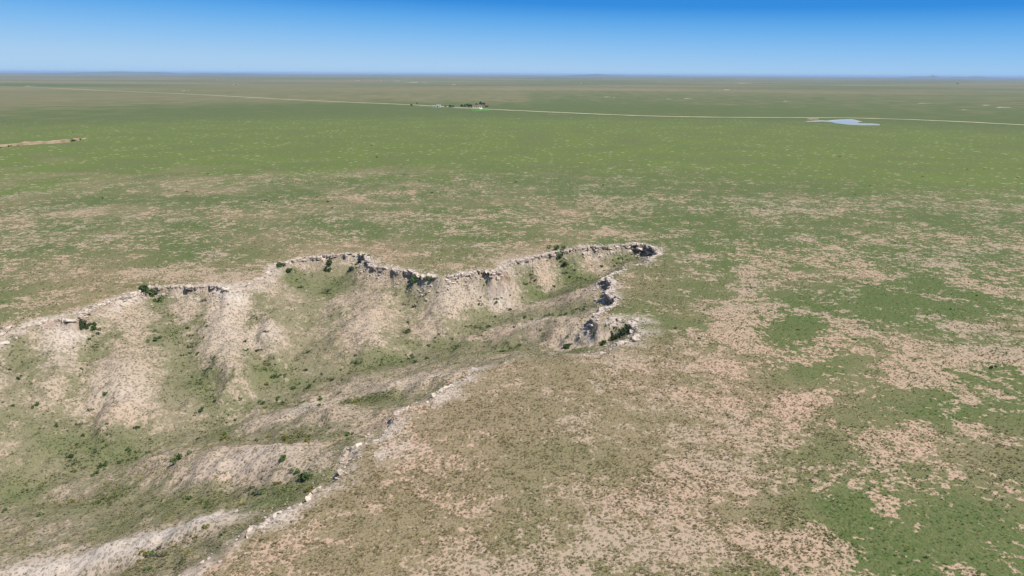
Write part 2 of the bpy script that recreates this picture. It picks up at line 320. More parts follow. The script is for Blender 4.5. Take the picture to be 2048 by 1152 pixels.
wob = np.clip(1+1.5*fbm(X, Y, 12, 3, .6, 26), .15, 2)
rock_m = np.where(SD > 0, sstep(1.1, .1, SD/np.maximum(BAND*wob, .1)), sstep(-7.5*np.clip(.4+1.6*fbm(X, Y, 10, 3, .6, 36), .25, 1.3), -.6, SD))*np.clip(.7+.9*fbm(X, Y, 9, 3, .6, 24), .05, 1)*sstep(.2, 1.6, BAND)
rock_m = np.where(gb, rock_m, 0)
WH = [(135,655,22,9,1.0),(460,583,25,10,.9),(425,1032,60,18,1),(330,1068,90,20,.85),(200,1110,110,24,.8),(60,1145,100,22,.8),(495,918,120,30,.55),(620,812,60,18,.45),(240,785,60,28,.4),(735,670,50,24,.3),(532,662,36,18,.5),(450,650,40,40,.35),(900,605,50,24,.3),(1080,640,70,10,.35),(1160,668,50,14,.4),(860,752,80,12,.45),(985,580,40,20,.35),(115,690,40,22,.45),(950,738,22,6,.9),(0,680,15,8,.9),(590,1035,30,8,.5),(640,795,25,8,.4)]
rock_m = np.clip(rock_m+blobs(X, Y, WH)*INC, 0, 1)
pink = np.clip(.42+.5*fbm(X, Y, 45, 3, .5, 25)+.25*nearp+blobs(X, Y, [(240,795,60,30,.7),(500,930,110,30,.5),(735,670,60,30,.5),(1300,900,600,250,.3),(800,900,100,60,.5),(640,800,50,20,.5)]), 0, 1)
speck = sstep(270, 640, D)*(1-sstep(1000, 1500, D))
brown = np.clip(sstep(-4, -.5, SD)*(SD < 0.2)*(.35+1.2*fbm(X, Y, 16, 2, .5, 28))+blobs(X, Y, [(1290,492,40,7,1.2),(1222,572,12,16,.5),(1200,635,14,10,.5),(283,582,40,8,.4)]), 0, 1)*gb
green_m = green_m+.12*sstep(400, 800, D)*(1-sstep(1500, 2500, D))
c1 = np.stack([np.clip(bare_m, 0, 1), np.clip(green_m, 0, 1), rock_m, np.ones_like(X)], -1)
c2 = np.stack([pink, speck, INC, brown], -1); spine_g = spine

# ---- ground material
gm = bpy.data.materials.new('prairie_ground'); gm.use_nodes = True; t = gm.node_tree; bs = t.nodes['Principled BSDF']
bs.inputs['Roughness'].default_value = .95; bs.inputs['Specular IOR Level'].default_value = .1
L_ = t.links.new
def val(x): return x
def M(op, a, b=None, c=None, clamp=False):
    n = N(t, 'ShaderNodeMath', operation=op); n.use_clamp = clamp
    for i, q in enumerate((a, b, c)):
        if q is None: continue
        if isinstance(q, (int, float)): n.inputs[i].default_value = q
        else: L_(q, n.inputs[i])
    return n.outputs[0]
def mixc(f, a, b):
    n = N(t, 'ShaderNodeMix', data_type='RGBA')
    for i, q in ((0, f), (6, a), (7, b)):
        if isinstance(q, (int, float)): n.inputs[i].default_value = q
        elif isinstance(q, tuple): n.inputs[i].default_value = (*q, 1)
        else: L_(q, n.inputs[i])
    return n.outputs[2]
def mrange(v, a, b, c=0, d=1, smooth=True):
    n = N(t, 'ShaderNodeMapRange', interpolation_type='SMOOTHSTEP' if smooth else 'LINEAR')
    L_(v, n.inputs[0])
    for i, q in ((1, a), (2, b), (3, c), (4, d)):
        if isinstance(q, (int, float)): n.inputs[i].default_value = q
        else: L_(q, n.inputs[i])
    return n.outputs[0]
tcg = N(t, 'ShaderNodeTexCoord')
def noise(s, det=3, rough=.5, dist=0, off=0, stretch=None):
    n = N(t, 'ShaderNodeTexNoise'); n.inputs['Scale'].default_value = s; n.inputs['Detail'].default_value = det; n.inputs['Roughness'].default_value = rough; n.inputs['Distortion'].default_value = dist
    mp = N(t, 'ShaderNodeMapping'); mp.inputs['Location'].default_value = (off, off*.7, 0)
    if stretch: mp.inputs['Scale'].default_value = stretch
    L_(tcg.outputs['Object'], mp.inputs[0]); L_(mp.outputs[0], n.inputs['Vector']); return n.outputs[0]
a1 = N(t, 'ShaderNodeVertexColor', layer_name='cover'); a2 = N(t, 'ShaderNodeVertexColor', layer_name='soil')
s1 = N(t, 'ShaderNodeSeparateColor'); s2 = N(t, 'ShaderNodeSeparateColor'); L_(a1.outputs[0], s1.inputs[0]); L_(a2.outputs[0], s2.inputs[0])
A_b, A_g, A_r = s1.outputs; A_p, A_s, A_c = s2.outputs
n_patch = noise(.15, 9, .72, .3); n_big = noise(.018, 4, .55, 0, 60); n_tuft = noise(1.15, 3, .6, 0, 30); n_fine = noise(3.2, 3, .65, 0, 90); n_mid = noise(.42, 5, .62, .2, 200)
# patchy bare soil: threshold of fractal noise set by the cover map
mixn = M('ADD', M('MULTIPLY', n_patch, .33), M('ADD', M('MULTIPLY', n_tuft, .24), M('MULTIPLY', n_mid, .43)))
th = M('MULTIPLY_ADD', A_b, -.30, .645)
hw = M('MULTIPLY_ADD', A_c, .05, .020)
bm_ = mrange(mixn, M('SUBTRACT', th, hw), M('ADD', th, hw))
soil = mixc(A_p, (.375, .275, .180), (.44, .290, .210))
soil = mixc(mrange(n_big, .35, .65), soil, (.345, .268, .192))
soil = mixc(M('MULTIPLY', A_c, M('MULTIPLY_ADD', A_p, -.7, .85)), soil, (.345, .280, .220))
soil = mixc(A_r, soil, mixc(mrange(n_fine, .35, .7), (.40, .335, .28), (.60, .53, .465)))
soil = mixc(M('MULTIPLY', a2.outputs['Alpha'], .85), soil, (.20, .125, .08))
soil = mixc(mrange(n_fine, .3, .7, .0, .35), soil, (.25, .20, .14))
gr_f = M('ADD', A_g, M('MULTIPLY_ADD', n_big, .9, -.45), clamp=True)
gr_f = M('ADD', gr_f, M('MULTIPLY_ADD', n_mid, .7, -.35), clamp=True)
grass = mixc(gr_f, mixc(A_c, mixc(A_p, (.215, .178, .096), (.265, .200, .125)), (.268, .218, .155)), mixc(mrange(M('MULTIPLY', A_s, n_big), .20, .60), (.077, .112, .032), (.108, .152, .029)))
grass = mixc(M('MULTIPLY', A_c, .45), grass, (.165, .155, .085))
grass = mixc(mrange(n_fine, .35, .7, 0, .45), grass, (.06, .07, .03))
grass = mixc(mrange(n_tuft, .48, .62, 0, .35), grass, (.19, .165, .09))
# dark grass clumps standing on bare ground
vor = N(t, 'ShaderNodeTexVoronoi', voronoi_dimensions='2D'); vor.inputs['Scale'].default_value = 1.3; L_(tcg.outputs['Object'], vor.inputs['Vector'])
vsc = N(t, 'ShaderNodeSeparateColor'); L_(vor.outputs['Color'], vsc.inputs[0])
spot = mrange(vor.outputs['Distance'], M('MULTIPLY', vsc.outputs[0], .42), M('MULTIPLY_ADD', vsc.outputs[0], .42, .10), 1, 0)
soil_s = mixc(M('MULTIPLY', spot, mrange(A_r, .3, 1, .6, .35)), soil, (.12, .115, .06))
base = mixc(bm_, grass, soil_s)
base = mixc(M('MULTIPLY', A_r, .72), base, soil_s)
# pale anthill clearings scattered over the far meadow
v2 = N(t, 'ShaderNodeTexVoronoi', voronoi_dimensions='2D'); v2.inputs['Scale'].default_value = .115; L_(tcg.outputs['Object'], v2.inputs['Vector'])
v2c = N(t, 'ShaderNodeSeparateColor'); L_(v2.outputs['Color'], v2c.inputs[0])
dd = M('ADD', v2.outputs['Distance'], M('MULTIPLY_ADD', n_mid, .3, -.15))
rr = M('MULTIPLY', mrange(v2c.outputs[1], .22, 1.0, .02, .25, False), M('MULTIPLY', mrange(n_patch, .38, .60, .25, 1.2), mrange(n_big, .36, .58, .45, 1.1)))
sp = M('MULTIPLY', mrange(dd, M('SUBTRACT', rr, .04), M('ADD', rr, .01), 1, 0), A_s)
base = mixc(M('MULTIPLY', sp, .85), base, (.31, .29, .185))
L_(base, bs.inputs['Base Color'])
bp = N(t, 'ShaderNodeBump'); bp.inputs['Distance'].default_value = .22; bp.inputs['Strength'].default_value = .75
hh = M('ADD', M('MULTIPLY', n_tuft, .8), M('ADD', M('MULTIPLY', n_fine, .5), M('MULTIPLY', spot, .6)))
L_(hh, bp.inputs['Height']); L_(bp.outputs[0], bs.inputs['Normal'])

nx, ny = len(xs), len(ys); idx = np.arange(nx*ny).reshape(ny, nx)
Fc = np.stack([idx[:-1, :-1], idx[:-1, 1:], idx[1:, 1:], idx[1:, :-1]], -1).reshape(-1, 4)
me = mesh_np('ground', np.stack([X, Y, Zg], -1).reshape(-1, 3), Fc, gm, {'cover': c1.reshape(-1, 4), 'soil': c2.reshape(-1, 4)})
tag(link('ground', me), kind='structure')

# ------------------------------------------------------------ road, pond
def strip(name, pts, wd, mat, lift):
    P = np.array([hit(*p) for p in pts]); Q = []
    for i in range(len(P)-1):
        n = max(2, int(np.hypot(*(P[i+1]-P[i])[:2])/25))
        for tt in np.arange(n)/n: Q.append(P[i]*(1-tt)+P[i+1]*tt)
    Q.append(P[-1]); Q = np.array(Q)
    for _ in range(12): Q[1:-1, :2] = (Q[:-2, :2]+2*Q[1:-1, :2]+Q[2:, :2])/4
    T = np.gradient(Q[:, :2], axis=0); T /= np.hypot(T[:, 0], T[:, 1])[:, None]; Nn = np.stack([-T[:, 1], T[:, 0]], 1)
    k = 4; V = []
    for j in range(k+1):
        o = (j/k-.5)*wd+.12*wd*(fbm(Q[:, 0], Q[:, 1], 30, 2, .5, 40+j) if j in (0, k) else 0)
        xy = Q[:, :2]+Nn*np.reshape(o, (-1, 1)); V.append(np.column_stack([xy, ground(xy[:, 0], xy[:, 1])[0]+lift+.1*(1-abs(j/k-.5)*2)]))
    V = np.stack(V, 1); n = len(Q); ix = np.arange(n*(k+1)).reshape(n, k+1)
    Fq = np.stack([ix[:-1, :-1], ix[:-1, 1:], ix[1:, 1:], ix[1:, :-1]], -1).reshape(-1, 4)[:, ::-1]
    return tag(link(name, mesh_np(name, V.reshape(-1, 3), Fq, mat)), kind='structure')
ROAD = [(-160,169),(0,173),(100,176),(200,181),(330,186),(430,191),(560,198.5),(700,205),(820,209.5),(880,213),(940,217),(1000,220),(1100,224.5),(1200,229),(1300,233),(1400,235),(1550,235.5),(1700,235.5),(1820,238.5),(1950,245),(2048,250),(2250,262)]
m_road = simple_mat('pale_gravel', (.42, .40, .24), .95, .15, .05)
m_track = simple_mat('worn_track', (.30, .29, .17), .95, .2, .05)
strip('road', ROAD, 13, m_road, .45)
strip('track', [(838,213),(870,216),(900,216.5),(942,219.5),(960,219)], 5, m_track, .5)
strip('track', [(962,219),(967,217),(966,215),(950,214.6)], 6, simple_mat('pale_drive', (.5, .47, .34), .95, .1, .05), .55)
strip('track', [(1095,229),(1120,230),(1140,229)], 5, m_track, .5)
wm = bpy.data.materials.new('pond_water'); wm.use_nodes = True; b = wm.node_tree.nodes['Principled BSDF']
b.inputs['Base Color'].default_value = (.27, .32, .34, 1); b.inputs['Roughness'].default_value = .3; b.inputs['IOR'].default_value = 1.33
wn = N(wm.node_tree, 'ShaderNodeTexNoise'); wn.inputs['Scale'].default_value = .8; wt = N(wm.node_tree, 'ShaderNodeTexCoord'); wm.node_tree.links.new(wt.outputs['Object'], wn.inputs['Vector'])
wb = N(wm.node_tree, 'ShaderNodeBump'); wb.inputs['Distance'].default_value = .02; wb.inputs['Strength'].default_value = .3
wm.node_tree.links.new(wn.outputs[0], wb.inputs['Height']); wm.node_tree.links.new(wb.outputs[0], b.inputs['Normal'])
def flat_poly(name, outline, mat, lift, sub=6, jit=0):
    P = np.array([at(*p, lift) for p in outline]); Q = []
    for i in range(len(P)):
        a, c = P[i], P[(i+1) % len(P)]
        for k in range(sub):
            q = a+(c-a)*k/sub; q[:2] += rng.normal(0, jit, 2); q[2] = lift; Q.append(q)
    me = bpy.data.meshes.new(name); me.from_pydata([tuple(q) for q in Q], [], [list(range(len(Q)))]); me.materials.append(mat)
    if me.polygons[0].normal.z < 0: me.flip_normals()
    return tag(link(name, me), kind='structure')
PO = [(1612,243.3),(1624,242.2),(1640,241.4),(1655,241.8),(1668,240.8),(1690,239.7),(1704,239.8),(1714,241.5),(1722,243.6),(1714,244.6),(1716,246),(1731,246.6),(1745,246.8),(1757,248),(1756,249.6),(1732,249.4),(1706,248.9),(1690,248.1),(1674,246.6),(1662,244.4),(1645,243),(1630,243.6)]
mud = simple_mat('dried_mud', (.40, .36, .27), .95, .2, .05)
cx_, cy_ = 1690, 245
flat_poly('pond_shore', [(cx_+(u-cx_)*1.05, cy_+(v-cy_)*1.22) for u, v in PO], mud, .30, 5, 1.0)
flat_poly('pond', PO, wm, .40, 6, .5)
flat_poly('mud_flat', [(1612,237.4),(1638,237.2),(1636,238.2),(1620,238.5)], simple_mat('pink_clay', (.50, .36, .25), .95, .1, .05), .34, 4, .8)
flat_poly('lawn', [(943,218.8),(978,219.2),(980,222.3),(945,222.6)], simple_mat('watered_grass', (.07, .17, .03), .95, .2, .1), .34, 4, .6)

# ------------------------------------------------------------ far bluffs
m_bluff = simple_mat('bluff_clay', (.27, .20, .13), .95, .25, .12, bump=.3)
m_chalk = simple_mat('chalk_clay', (.30, .26, .185), .95, .2, .03)
def bluff(pts, h, back, mat, jag=2.0):
    P = np.array([hit(*p) for p in pts]); Q = []
    for i in range(len(P)-1):
        n = max(3, int(np.hypot(*(P[i+1]-P[i])[:2])/3))
        for tt in np.arange(n)/n: Q.append(P[i]*(1-tt)+P[i+1]*tt)
    Q.append(P[-1]); Q = np.array(Q); n = len(Q); s = np.linspace(0, 1, n)
    env = np.minimum(1, np.minimum(s, 1-s)*5+.02)*(.7+.6*np.clip(fbm(Q[:, 0], Q[:, 1], 14, 3, .6, 50)+.3, 0, 1))
    prof = [(-.4, -.6), (0, 0), (.25, .25), (.5, .75), (.8, .85), (1.2, 1.0), (back*.5, .8), (back, -.3)]
    V = []
    for j, (dy, dz) in enumerate(prof):
        jx = jag*fbm(Q[:, 0], Q[:, 1], 9, 3, .6, 51)
        x = Q[:, 0]; y = Q[:, 1]+dy*h+jx*(1 if j < 6 else .2); V.append(np.column_stack([x, y, Q[:, 2]+dz*h*env+rng.normal(0, .06*h, n)*(0 < j < 6)]))
    V = np.stack(V, 1); k = len(prof); ix = np.arange(n*k).reshape(n, k)
    Fq = np.stack([ix[:-1, :-1], ix[1:, :-1], ix[1:, 1:], ix[:-1, 1:]], -1).reshape(-1, 4)
    return tag(link('bluff', mesh_np('bluff', V.reshape(-1, 3), Fq, mat, smooth=False)), kind='structure')
bluff([(-120,302),(-40,296),(0,294),(40,291),(80,288),(110,287),(140,284),(158,279),(168,277)], 3.0, 5, m_bluff)
for u, v, wd, h in [(1215,194.5,16,3),(1230,195,10,2.5),(1340,198.5,14,2.5),(1377,197.5,18,3),(1574,203,14,2.5),(1975,211,16,2.5),(2010,215.5,34,3.5),(1930,220,12,2),(1850,207,30,2),(720,162,22,7),(765,161,10,8),(800,162.5,26,8),(835,165.5,40,8),
                    (912,170,20,6),(1165,167,10,7),(1460,180,26,5),(1490,167,30,7),(470,170,14,7),(60,173,26,4),(440,160,20,9),(370,182,18,4)]:
    bluff([(u-wd/2, v), (u, v-.2), (u+wd/2, v)], h*.55, 5, m_chalk)
# hills on the skyline
m_hill = simple_mat('far_hill', (.10, .12, .08), .95, .2, .0005)
def hill(u, v, wpx, h, dist):
    d = ray(u, v); k = dist/d.y; cx, cy = d.x*k, dist; wd = wpx/1365*dist; n = 40
    V = []; 
    for i in range(n+1):
        s = i/n*2-1; env = math.cos(s*math.pi/2)**1.3 if abs(s) < 1 else 0
        for j, (dy, f) in enumerate(((-.6, 0), (-.2, .8), (0, 1), (.6, 0))):
            V.append((cx+s*wd/2, cy+dy*wd*.3, -12+(h+12)*env*f*(1+.25*math.sin(s*7+wpx)+.12*math.sin(s*23))))
    ix = np.arange((n+1)*4).reshape(n+1, 4); Fq = np.stack([ix[:-1, :-1], ix[1:, :-1], ix[1:, 1:], ix[:-1, 1:]], -1).reshape(-1, 4)
    tag(link('hills', mesh_np('hills', np.array(V), Fq, m_hill)), kind='structure')
hill(1868, 150, 34, 92, 30000); hill(1900, 150, 300, 66, 26000); hill(300, 144, 600, 70, 26000); hill(1230, 150, 330, 66, 30000)

# ------------------------------------------------------------ rock
def rock_mesh(seed, sub=2):
    import bmesh
    bm = bmesh.new(); bmesh.ops.create_icosphere(bm, subdivisions=sub, radius=1)
    r = random.Random(seed); pl = []
    for _ in range(9):
        v = Vector((r.gauss(0, 1), r.gauss(0, 1), r.gauss(0, .8))).normalized(); pl.append((v, r.uniform(.5, .8)))
    pl += [(Vector((0, 0, 1)), .55), (Vector((0, 0, -1)), .5)]
    for v in bm.verts:
        for n_, dd_ in pl:
            q = v.co.dot(n_)
            if q > dd_: v.co -= n_*(q-dd_)
        v.co += Vector((r.gauss(0, .025), r.gauss(0, .025), r.gauss(0, .025)))
    V = np.array([v.co[:] for v in bm.verts]); Fq = np.array([[v.index for v in f.verts] for f in bm.faces]); bm.free()
    return V, Fq
m_rock = simple_mat('cap_rock', (.46, .39, .325), .95, .28, 1.6, obj_rand=.14, bump=.12)
rocks = [rock_mesh(s, 2) for s in range(7)]
rock_me = [mesh_np('boulder', V*np.array([1, .85, .75]), Fq, m_rock, smooth=False) for V, Fq in rocks]
# sample the real rim edge: points where the warped rim distance crosses zero
rim_s = []
for i in range(len(RP)-1):
    a, b_ = RP[i], RP[i+1]; L = np.hypot(*(b_-a)); n = max(1, int(L/.35)); nrm = np.array([-(b_-a)[1], (b_-a)[0]])/L
    for tt in (np.arange(n)+.5)/n: rim_s.append([*(a+(b_-a)*tt), *nrm, RE[i, 0]*(1-tt)+RE[i+1, 0]*tt, RE[i, 1]*(1-tt)+RE[i+1, 1]*tt, i-2])
rim_s = np.array(rim_s); off = np.linspace(-6, 6, 49)
px_ = rim_s[:, 0:1]+rim_s[:, 2:3]*off; py_ = rim_s[:, 1:2]+rim_s[:, 3:4]*off
_, sdv, _ = ground(px_, py_); kbest = np.argmin(np.abs(sdv), 1); ok = np.abs(sdv[np.arange(len(sdv)), kbest]) < .5
ex = px_[np.arange(len(px_)), kbest]; ey = py_[np.arange(len(px_)), kbest]
side = np.sign(sdv[:, -1]-sdv[:, 0])         # +1: normal points outwards
edge = np.column_stack([ex, ey, rim_s[:, 2]*side, rim_s[:, 3]*side, rim_s[:, 4], rim_s[:, 5], rim_s[:, 6]])[ok]
def project(x, y, z):
    q = CM.transposed() @ Vector((x, y, z-CAM_H)); return (1024+q.x/-q.z*F/36*2048, 576-q.y/-q.z*F/36*2048) if q.z < 0 else (-999, -999)
vis = np.array([(-20 < project(e[0], e[1], 0)[0] < 2070) and (project(e[0], e[1], 0)[1] < 1160) for e in edge]); edge = edge[vis]
wts = (edge[:, 4]-.3).clip(.1)**1.3*(1+.5*fbm(edge[:, 0], edge[:, 1], 9, 2, .5, 60)).clip(.05); wts /= wts.sum()
nb = 0
m_ledge = simple_mat('ledge_rock', (.44, .365, .295), .95, .5, 1.3, obj_rand=.15, bump=.2)
LN = {}
def ledge(E, near):
    n = len(E)
    E = E.copy()
    for _ in range(2): E[1:-1, :4] = (E[:-2, :4]+E[1:-1, :4]*2+E[2:, :4])/4
    nn = np.hypot(E[:, 2], E[:, 3]); E[:, 2] /= nn; E[:, 3] /= nn
    q = np.arange(n); r = lambda a, b: rng.uniform(a, b, n)
    ends = np.minimum(1, np.minimum(q+.4, n-q-.6)/2.2)
    nz = .5+1.3*np.clip(fbm(E[:, 0], E[:, 1], 2.6, 2, .6, 65)+.35, 0, 1)
    inn = -(.25+.8*ends*nz*r(.6, 1.2))*(.6 if near else 1); outw = (.15+1.0*ends*nz*r(.2, 1))*(.6 if near else 1); th_ = (.45+.22*np.minimum(E[:, 4], 3))*r(.75, 1.25)*ends*(.6 if near else 1)+.1
    zt = ground(E[:, 0]+E[:, 2]*1.6, E[:, 1]+E[:, 3]*1.6)[0]+r(-.12, .16)*(0.6 if near else 1)
    prof = [(outw+.3, zt-.5), (outw, zt+.02), ((outw+inn)/2, zt+r(.0, .14)), (inn+.12, zt+r(-.04, .08)), (inn, zt-th_*.35), (inn+r(.05, .3), zt-th_*.6), (inn+r(-.1, .25), zt-th_), (inn*.2+.3, zt-th_-.1)]
    V = np.stack([np.column_stack([E[:, 0]+E[:, 2]*o_, E[:, 1]+E[:, 3]*o_, z_]) for o_, z_ in prof], 1); k = len(prof)
    V = V+rng.normal(0, .05, V.shape)
    ix = np.arange(n*k).reshape(n, k); Fq = np.stack([ix[:-1, :-1], ix[1:, :-1], ix[1:, 1:], ix[:-1, 1:]], -1).reshape(-1, 4)
    caps = np.array([[ix[e_, 0], ix[e_, a], ix[e_, a+1], ix[e_, a+2]] for e_ in (0, n-1) for a in (1, 3, 5)])
    o = link('rock_ledge', mesh_np('rock_ledge', V.reshape(-1, 3), np.concatenate([Fq, caps]), m_ledge, smooth=False))
    rg = next(t for q_, t in REG if E[n//2, 6] < q_); ln_ = np.hypot(*(E[-1]-E[0])[:2]); sz = 'long' if ln_ > 6.5 else ('short' if ln_ < 3.5 else 'medium')
    tag(o, '%s %s jagged pale rock ledge %s' % (sz, 'thick' if E[:, 4].mean() > 1.9 else 'thin', rg), 'rock ledge', 'rock ledges '+rg)
def make_ledges():
    i = 0; run = []
    def flush():
        nr = run[0][6] >= 46 if run else False
        if len(run) >= 5 and np.mean([e[4] for e in run]) > 1.05 and rng.random() < (.5 if nr else .85): ledge(np.array(run), run[0][6] >= 50)
    tgt = rng.integers(6, 22)
    for e in edge:
        if run and (math.hypot(e[0]-run[-1][0], e[1]-run[-1][1]) > 1.6): flush(); run.clear(); tgt = rng.integers(6, 22)
        run.append(e)
        if len(run) >= tgt: flush(); run.clear(); tgt = rng.integers(6, 22)
    flush()
REG = [(5, 'on the far rim beside the white outcrop'), (9, 'on the far rim over the dark alcove'), (13, 'at the top of the long pale spur'),
       (19, 'on the far rim around the green hollow'), (23, 'on the far rim over the dark overhang'), (26, 'on the far rim by the shaded cleft'), (31, 'on the far rim by the tall bush'),
       (35, 'on the brown cliff at the canyon head'), (39, 'at the upper dark notch of the right rim'), (43, 'at the lower dark notch of the right rim'), (49, 'on the rim round the small side gully'),
       (53, 'on the near rim by the white ledge'), (59, 'on the middle of the near rim'), (99, 'on the near rim toward the bottom')]
def rim_label(idx, s, pinch, o_=0):
    r = next(t for q, t in REG if idx < q); sz = 'large' if s > 1.05 else ('middling' if s > .72 else 'small'); sh = 'slab like' if pinch < .72 else 'blocky'
    ps = 'low down' if o_ < -.75 else ('set back' if o_ > .25 else 'half overhanging'); lb = '%s %s pale boulder %s %s' % (sz, sh, ps, r); return lb, 'boulders '+r
make_ledges()
for k in rng.choice(len(edge), 285, replace=False, p=wts):
    e = edge[k]; o_ = rng.uniform(-1.4, .7); x, y = e[0]+e[2]*o_, e[1]+e[3]*o_
    near = e[6] >= 46; s = min(1.6, .42+rng.exponential(.28)+.10*min(e[4], 2.6))*(.55 if near else 1); z = gz(x, y); pin = rng.uniform(.6, .95)
    o = link('boulder', rock_me[nb % 7]); nb += 1
    ang = math.atan2(e[3], e[2])+math.pi/2+rng.normal(0, .4)
    o.location = (x, y, z+s*(.02 if near else .15)); o.rotation_euler = (rng.normal(0, .15), rng.normal(0, .15), ang); o.scale = (s*rng.uniform(.9, 1.5), s*.9, s*pin)
    lb, gp = rim_label(e[6], s, pin, o_); tag(o, lb, 'boulder', gp)
# three big blocks that stand out
for u, v, s, lb in [(950,737,(2.1,1.3,1.1),'white rock ledge over a black shadow at the tip of the short near spur'),
                    (133,657,(1.5,1.3,1.2),'large rounded white rock outcrop just left of the dark bush below the far rim'),
                    (4,684,(1.8,1.2,.9),'white rock outcrop at the left edge of the picture on the rim')]:
    p = hit(u, v); o = link('boulder', rock_me[nb % 7]); nb += 1; o.location = (p[0], p[1], p[2]-.4*s[2]); o.scale = s; o.rotation_euler = (0, 0, .4); tag(o, lb, 'boulder')
# rubble: uncounted small stones
def scatter(name, pts, sc_, variants, mat, kind_cat, tint=None, flat=1.0, smooth=False):
    Vs, Fs, Cs, base = [], [], [], 0; n = len(pts); vi = rng.integers(0, len(variants), n)
    for w_ in range(len(variants)):
        V, Fq = variants[w_]; sel = np.where(vi == w_)[0]
        if len(sel) == 0: continue
        a = rng.uniform(0, 2*np.pi, len(sel)); ca, sa = np.cos(a), np.sin(a); s = sc_[sel]
        vx = V[None, :, 0]*ca[:, None]-V[None, :, 1]*sa[:, None]; vy = V[None, :, 0]*sa[:, None]+V[None, :, 1]*ca[:, None]; vz = np.repeat(V[None, :, 2], len(sel), 0)*flat
        W = np.stack([vx, vy, vz], -1)*s[:, None, None]+pts[sel][:, None, :]
        Vs.append(W.reshape(-1, 3)); Fs.append((Fq[None]+(np.arange(len(sel))*len(V))[:, None, None]+base).reshape(-1, Fq.shape[1])); base += W.shape[0]*W.shape[1]
        if tint is not None: Cs.append(np.repeat(tint[sel], len(V), 0))
    at_ = {'tint': np.concatenate(Cs)} if tint is not None else None
    o = link(name, mesh_np(name, np.concatenate(Vs), np.concatenate(Fs), mat, at_, smooth=smooth)); tag(o, *kind_cat, kind='stuff'); return o
small = [rock_mesh(s+20, 1) for s in range(5)]
k = rng.choice(len(edge), 7500, p=wts); e = edge[k]; o_ = rng.normal(.2, .9, 7500)*np.where(rng.random(7500) < .6, 1.0, 2.0)-rng.exponential(1.9, 7500)*np.where(rng.random(7500) < .5, .3, 1.2)
x = e[:, 0]+e[:, 2]*o_+rng.normal(0, .4, 7500); y = e[:, 1]+e[:, 3]*o_+rng.normal(0, .4, 7500); z = ground(x, y)[0]
s = (.12+rng.exponential(.15, 7500).clip(0, .7))*np.where(e[:, 6] >= 46, .6, 1)
scatter('rubble', np.column_stack([x, y, z+s*.1]), s, small, m_rock, ('pale broken rubble strewn along the canyon rim', 'rubble'))

# ------------------------------------------------------------ grass tufts
tm = bpy.data.materials.new('tuft_grass'); tm.use_nodes = True; tb = tm.node_tree.nodes['Principled BSDF']; tb.inputs['Roughness'].default_value = .9; tb.inputs['Specular IOR Level'].default_value = .1
tv = N(tm.node_tree, 'ShaderNodeVertexColor', layer_name='tint'); tm.node_tree.links.new(tv.outputs[0], tb.inputs['Base Color'])
def tuft(seed, n=7):
    r = np.random.default_rng(seed); V = []; Fq = []
    for i in range(n):
        a = i/n*2*np.pi+r.uniform(-.4, .4); ro = r.uniform(.5, 1.1); h = r.uniform(.35, .9); wd = r.uniform(.28, .5)
        c, s_ = math.cos(a), math.sin(a); k = len(V)
        V += [(-s_*wd*.5, c*wd*.5, -.1), (s_*wd*.5, -c*wd*.5, -.1), (c*ro, s_*ro, h)]; Fq.append((k, k+1, k+2))
    return np.array(V), np.array(Fq)
tv_ = [tuft(s) for s in range(8)]
def lookup(x, y):
    i = np.clip(np.searchsorted(xs, x)-1, 0, nx-2); j = np.clip(np.searchsorted(ys, y)-1, 0, ny-2); return c1[j, i], c2[j, i], spine_g[j, i]
NT = 420000
# even in bearing, thinning with distance
r_ = 78*np.exp(rng.random(NT)**.85*math.log(560/78)); th_ = rng.uniform(R(-48), R(41), NT)
x = r_*np.sin(th_); y = r_*np.cos(th_)
z, sdt, _ = ground(x, y); A1, A2, SP = lookup(x, y)
clump = fbm(x, y, 3.0, 3, .6, 70)+.5*fbm(x, y, 14, 2, .5, 71)
pk = np.clip(.42-.45*A1[:, 2]+.8*clump-.45*(A1[:, 0]-.4), 0.03, 1)
pk = np.where((A2[:, 2] > .5), pk+.0+.24*SP, pk)
pk = pk*(1-.93*sstep(190, 520, r_))*(1-.8*sstep(.45, .8, A1[:, 1])*(1-A2[:, 2])*(1-sstep(.35, .6, A1[:, 0])))
keep = (rng.random(NT) < pk) & ((sdt < -1.6) | (sdt > .3)); x, y, z, A1, A2, sdt, SP = x[keep], y[keep], z[keep], A1[keep], A2[keep], sdt[keep], SP[keep]
g_ = np.clip(A1[:, 1]+rng.normal(0, .22, len(x)), 0, 1)[:, None]
tint = np.array([.20, .165, .09])*(1-g_)+np.array([.080, .115, .032])*g_; tint = tint*rng.uniform(.65, 1.25, len(x))[:, None]
yel = rng.random(len(x)) < .04; tint[yel] = np.array([.22, .20, .05])*rng.uniform(.8, 1.2, yel.sum())[:, None]
dk = rng.random(len(x)) < .10+.1*SP; tint[dk] *= .5
s = rng.uniform(.11, .27, len(x))*(1+np.hypot(x, y).clip(0, 260)/450); s[dk] *= 1.25; s *= 1+.7*SP*rng.random(len(x))
scatter('grass', np.column_stack([x, y, z]), s, tv_, tm, ('short tussock grass and low sage covering prairie and slopes', 'grass'), np.column_stack([tint, np.ones(len(x))]))
print('tufts', len(x))

